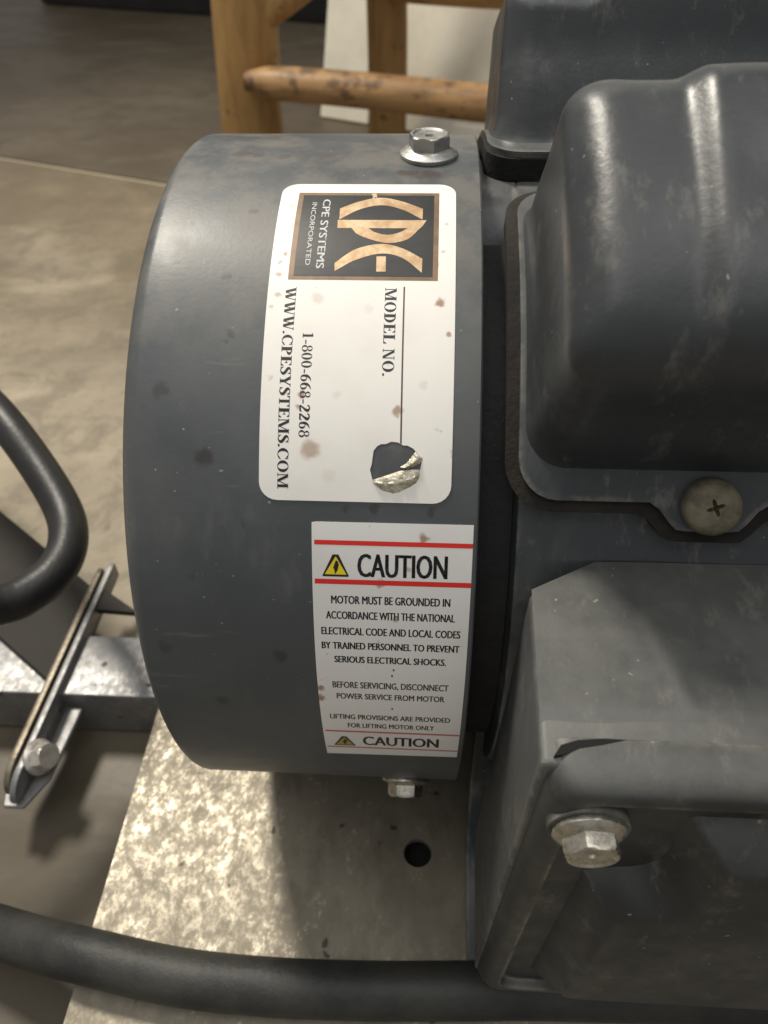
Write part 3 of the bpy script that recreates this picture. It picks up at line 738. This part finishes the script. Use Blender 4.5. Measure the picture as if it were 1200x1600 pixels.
def build_conduit():
    zt = .0366
    # box body: bent sheet with clipped corner at the frame
    top = [(20.3, -76.6), (32.4, -69.2), (140, -68.0), (140, -108.6), (19.3, -108.6)]
    bm = bmesh.new()
    def lvl(z, dx=0, dy=0): return [Vector(((x+(dx if x < 50 else 0))*.001, (y+(dy if y < -100 else 0))*.001, z)) for x, y in top]
    hi = [bm.verts.new(p) for p in lvl(zt)]
    # slightly lowered front strip
    fs = bm.faces.new(hi)
    lo = [bm.verts.new(p) for p in lvl(-.062, -3.2)]
    bm.faces.new(lo)
    for i in range(5): bm.faces.new((hi[i], hi[(i+1) % 5], lo[(i+1) % 5], lo[i]))
    bmesh.ops.recalc_face_normals(bm, faces=bm.faces[:])
    es = [e for e in bm.edges]
    bmesh.ops.bevel(bm, geom=es, offset=.0011, segments=3, affect='EDGES', profile=.5)
    o = link('conduit_box', bm, 'boxpaint', motor, True, 30); o['label'] = 'grey sheet steel conduit box on the front of the motor'
    # top sheet: slightly dented, one pressed crease, dips towards the lid
    bm = bmesh.new(); rows = []; NX, NY = 110, 48
    for j in range(NY+1):
        row = []
        for i in range(NX+1):
            v = j/NY; u = (i/NX)**1.5
            xl = 20.6+(19.6-20.6)*v; x = xl+(139-xl)*u
            yb = -76.4+7.2*min(1, (x-20.4)/12.0) if x < 32.4 else -69.2+1.2*min(1, (x-32.4)/100)
            y = yb+(-108.2-yb)*v
            cx = 38.9+(y+79)*(-.21); d = (x-cx)
            z = .42*math.exp(-(d/1.3)**2)*(1 if -100 < y < -78 else 0)*min(1, (-78-y)/4)*min(1, (y+100)/4) if -100 < y < -78 else 0
            z -= .9*max(0, min(1, (-99.5-y)/3.0)) + .12*math.sin(x*.19)*math.sin(y*.23+1) - .1*math.sin(x*.07+2)
            z += .35*math.exp(-((x-28)/5)**2-((y+92)/9)**2)
            row.append(Vector((x*.001, y*.001, zt+(z+.55)*.001)))
        rows.append(row)
    rings_to_mesh(bm, rows, False)
    link('top_sheet', bm, 'boxpaint', o, True, 60)
    # lid: pan with rolled lip, rim and raised centre panel
    bm = bmesh.new()
    TL = (19.9, 37.3); BL = (16.2, -64.0); XR = 138.0
    def rim(ins, y, r=4.0, notch=False):
        pts = []
        def lx(z): return TL[0]+(BL[0]-TL[0])*(TL[1]-z)/(TL[1]-BL[1])
        zt_, zb = TL[1]-ins, BL[1]+ins
        def corner(cx, cz, a):
            for i in range(6): q = rad(a+90*i/5); pts.append((cx+r*math.cos(q), cz+r*math.sin(q)))
        corner(XR-ins-r, zt_-r, 0)
        if notch:
            for i in range(6):        # inward corner round the bolt
                k = i/5; pts.append((lx(zt_)+ins+13.5+1.5*math.cos(rad(90+90*k)), zt_-1.5+1.5*math.sin(rad(90+90*k))))
            for i in range(6):
                k = i/5; pts.append((lx(zt_)+ins+5+7*math.cos(rad(0-90*k)), zt_-10+0*k-7*math.sin(rad(90*k))-3))
            pts.append((lx(zt_-22)+ins+.5, zt_-22))
        else: corner(lx(zt_)+ins+r, zt_-r, 90)
        corner(lx(zb)+ins+r, zb+r, 180); corner(XR-ins-r, zb+r, 270)
        return [Vector((x*.001, y*.001, z*.001)) for x, z in pts]
    rl = 3.7
    rings = [rim(.2, -104.4), rim(0, -104.6)] + [rim(rl*(1-math.cos(PI/2*i/10)), -104.9-7.7*math.sin(PI/2*i/10)) for i in range(11)] + [rim(4.9, -112.5), rim(5.1, -111.6), rim(5.4, -110.6), rim(6.5, -110.4)]
    rings_to_mesh(bm, rings, True, False, False)
    # rim web and raised panel as separate bridged outlines
    bm.verts.ensure_lookup_table()
    n0 = len(rings[-1]); last = bm.verts[-n0:]
    bm.faces.new(last)
    lid = link('lid', bm, 'lid', o, True, 40); lid['label'] = 'cover plate of the conduit box with shade in its colour'
    bm = bmesh.new()
    r2 = [rim(11.0, -110.2, 3.0, True), rim(11.4, -110.8, 3.0, True), rim(16.2, -116.6, 2.6, True), rim(17.4, -117.1, 2.4, True)]
    rings_to_mesh(bm, r2, True, False, True)
    link('raised_panel', bm, 'lid', o, True, 40)
    hex_bolt('bolt', o, Vector((.0274, -.1129, .0254)), (0.02, -1, -.04), .0056, .0044, .0042, 'yzinc', .35)
    bm = bmesh.new(); tube(bm, [(.0274, -.1102, .0254), (.0274, -.11285, .0254)], .0062, 32); link('boss', bm, 'lid', o)
    # solid sliver, shade painted black to stand for the slot behind the lip
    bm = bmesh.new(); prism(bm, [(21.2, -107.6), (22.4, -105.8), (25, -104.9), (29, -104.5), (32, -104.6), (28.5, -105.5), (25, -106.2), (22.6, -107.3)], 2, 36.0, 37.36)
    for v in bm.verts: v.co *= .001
    link('slot_shade_sliver', bm, 'redd', o, False)
build_conduit()

def build_foot():
    prof = [(-.056, -.022), (-.0605, -.0285), (-.0640, -.052), (-.0705, -.074), (-.078, -.0825), (-.090, -.0855), (-.1085, -.0858)]
    P = spline([(0, a, b) for a, b in prof], 5)
    for sgn in (1, -1):
        bm = bmesh.new(); rings = []
        for x in (.0160, .0165, .150):
            inner = []; outer = []
            for i, p in enumerate(P):
                q = P[min(i+1, len(P)-1)]-P[max(i-1, 0)]; nn = Vector((0, -q.z, q.y)).normalized()*.0014
                d = .0004 if x < .0162 else 0
                outer.append(Vector((x, sgn*(p.y+nn.y*(1-d*500)), p.z+nn.z*(1-d*500)))); inner.append(Vector((x, sgn*(p.y-nn.y*(1-d*500)), p.z-nn.z*(1-d*500))))
            rings.append(outer+inner[::-1])
        rings_to_mesh(bm, rings, True, True, True)
        o = link('foot', bm, 'motor', motor, True, 40)
    bm = bmesh.new(); box(bm, .0185, .0235, -.1115, -.1090, -.0885, -.0835, .0008, 2); link('foot_tab', bm, 'steel', motor)
build_foot()

# ------------------------------------------------------------------ cables
def build_cables():
    bm = bmesh.new()
    pts = spline([(-1.1, .30, -.1060), (-.7, .09, -.1060), (-.40, -.02, -.1060), (-.28, -.055, -.1058), (-.200, -.074, -.1058), (-.1653, -.0828, -.105), (-.1348, -.0912, -.100), (-.1148, -.0966, -.094), (-.100, -.1008, -.088), (-.0849, -.1043, -.0828), (-.0589, -.1081, -.0822), (-.0347, -.1092, -.0822), (-.0086, -.1088, -.0822), (.0173, -.1075, -.0822), (.0367, -.1065, -.0822), (.10, -.105, -.0822)], 8)
    tube(bm, pts, .0066, 24)
    tag(link('floor_cable', bm, 'hose', None), 'thick black rubber cable lying across the steel plate in front', 'cable')
    bm = bmesh.new()
    pts = spline([(-.95, .50, -.105), (-.62, .40, -.09), (-.40, .26, -.045), (-.30, .18, -.03), (-.240, .125, -.022), (-.1951, .0867, -.0188), (-.1677, .0626, -.0168), (-.1435, .0397, -.0164), (-.1264, .0231, -.0246), (-.1143, .0084, -.0307), (-.1091, -.0041, -.0324), (-.1093, -.0157, -.0328), (-.1142, -.0251, -.0322), (-.1189, -.0305, -.0302), (-.1273, -.0392, -.0241), (-.150, -.055, -.018), (-.21, -.075, -.03), (-.34, -.07, -.075), (-.55, -.02, -.1062), (-1.0, .05, -.1062)], 10)
    tube(bm, pts, .0060, 24)
    tag(link('looped_cable', bm, 'rubber', None), 'black cable bent in a loop beside the fan cover', 'cable')
build_cables()

# ------------------------------------------------------------------ bolted bracket at the left
def build_bracket():
    t = tag(empty('clamp_bracket', (-.124, -.03, -.089)), 'steel clamp bracket with bolted ears on the angle frame', 'bracket')
    # flat arm running off to the left, above the cross member
    bm = bmesh.new()
    prism(bm, [(-.1245, -.0212), (-.1245, .0235), (-.1270, .0245), (-.150, .042), (-.182, .066), (-.60, .382), (-.63, .352), (-.24, .062), (-.153, -.0010)], 2, -.0892, -.0868, .0004, 1)
    link('arm', bm, 'shadesteel', t, True, 30)
    # two upturned lips bolted together, seen almost edge on
    def lip(x, y0, y1, h, mat):
        bm = bmesh.new(); pts = []
        for k in range(9):
            q = PI/2*k/8; pts.append((y0+.010-.010*math.sin(q), -.0880-.006+(h+.006)*math.cos(q)*1.0))
        pts = pts + [(y0+.004, -.0945), (y0+.016, -.0950), (y1, -.0935)] + [(y1, -.0880+h*.8), (y1-.003, -.0880+h)]
        prism(bm, pts, 0, x, x+.0022, .0006, 2)
        for v in bm.verts: v.co.x += -.0038*max(0, (-.0228-v.co.y)/.04)**1.3
        return link('lip', bm, mat, t)
    lip(-.1266, -.0570, .0330, .0030, 'steel'); lip(-.1232, -.0600, .0365, .0024, 'angle')
    bm = bmesh.new(); prism(bm, [(-.1300, -.0235), (-.1165, -.0235), (-.1185, -.0500), (-.1235, -.0600), (-.1300, -.0600), (-.1330, -.0480)], 2, -.0975, -.0957, .0004, 1); link('strap', bm, 'angle', t, True, 30)
    hex_bolt('bolt', t, Vector((-.1215, -.0462, -.0890)), (1, -.15, .55), .0058, .0045, .0056, 'bright', .2, False)
    bm = bmesh.new(); prism(bm, [(-.1215, .0130), (-.104, .0120), (-.1215, .0235)], 2, -.0893, -.0868, .0004, 1); link('tab', bm, 'shadesteel', t)
build_bracket()
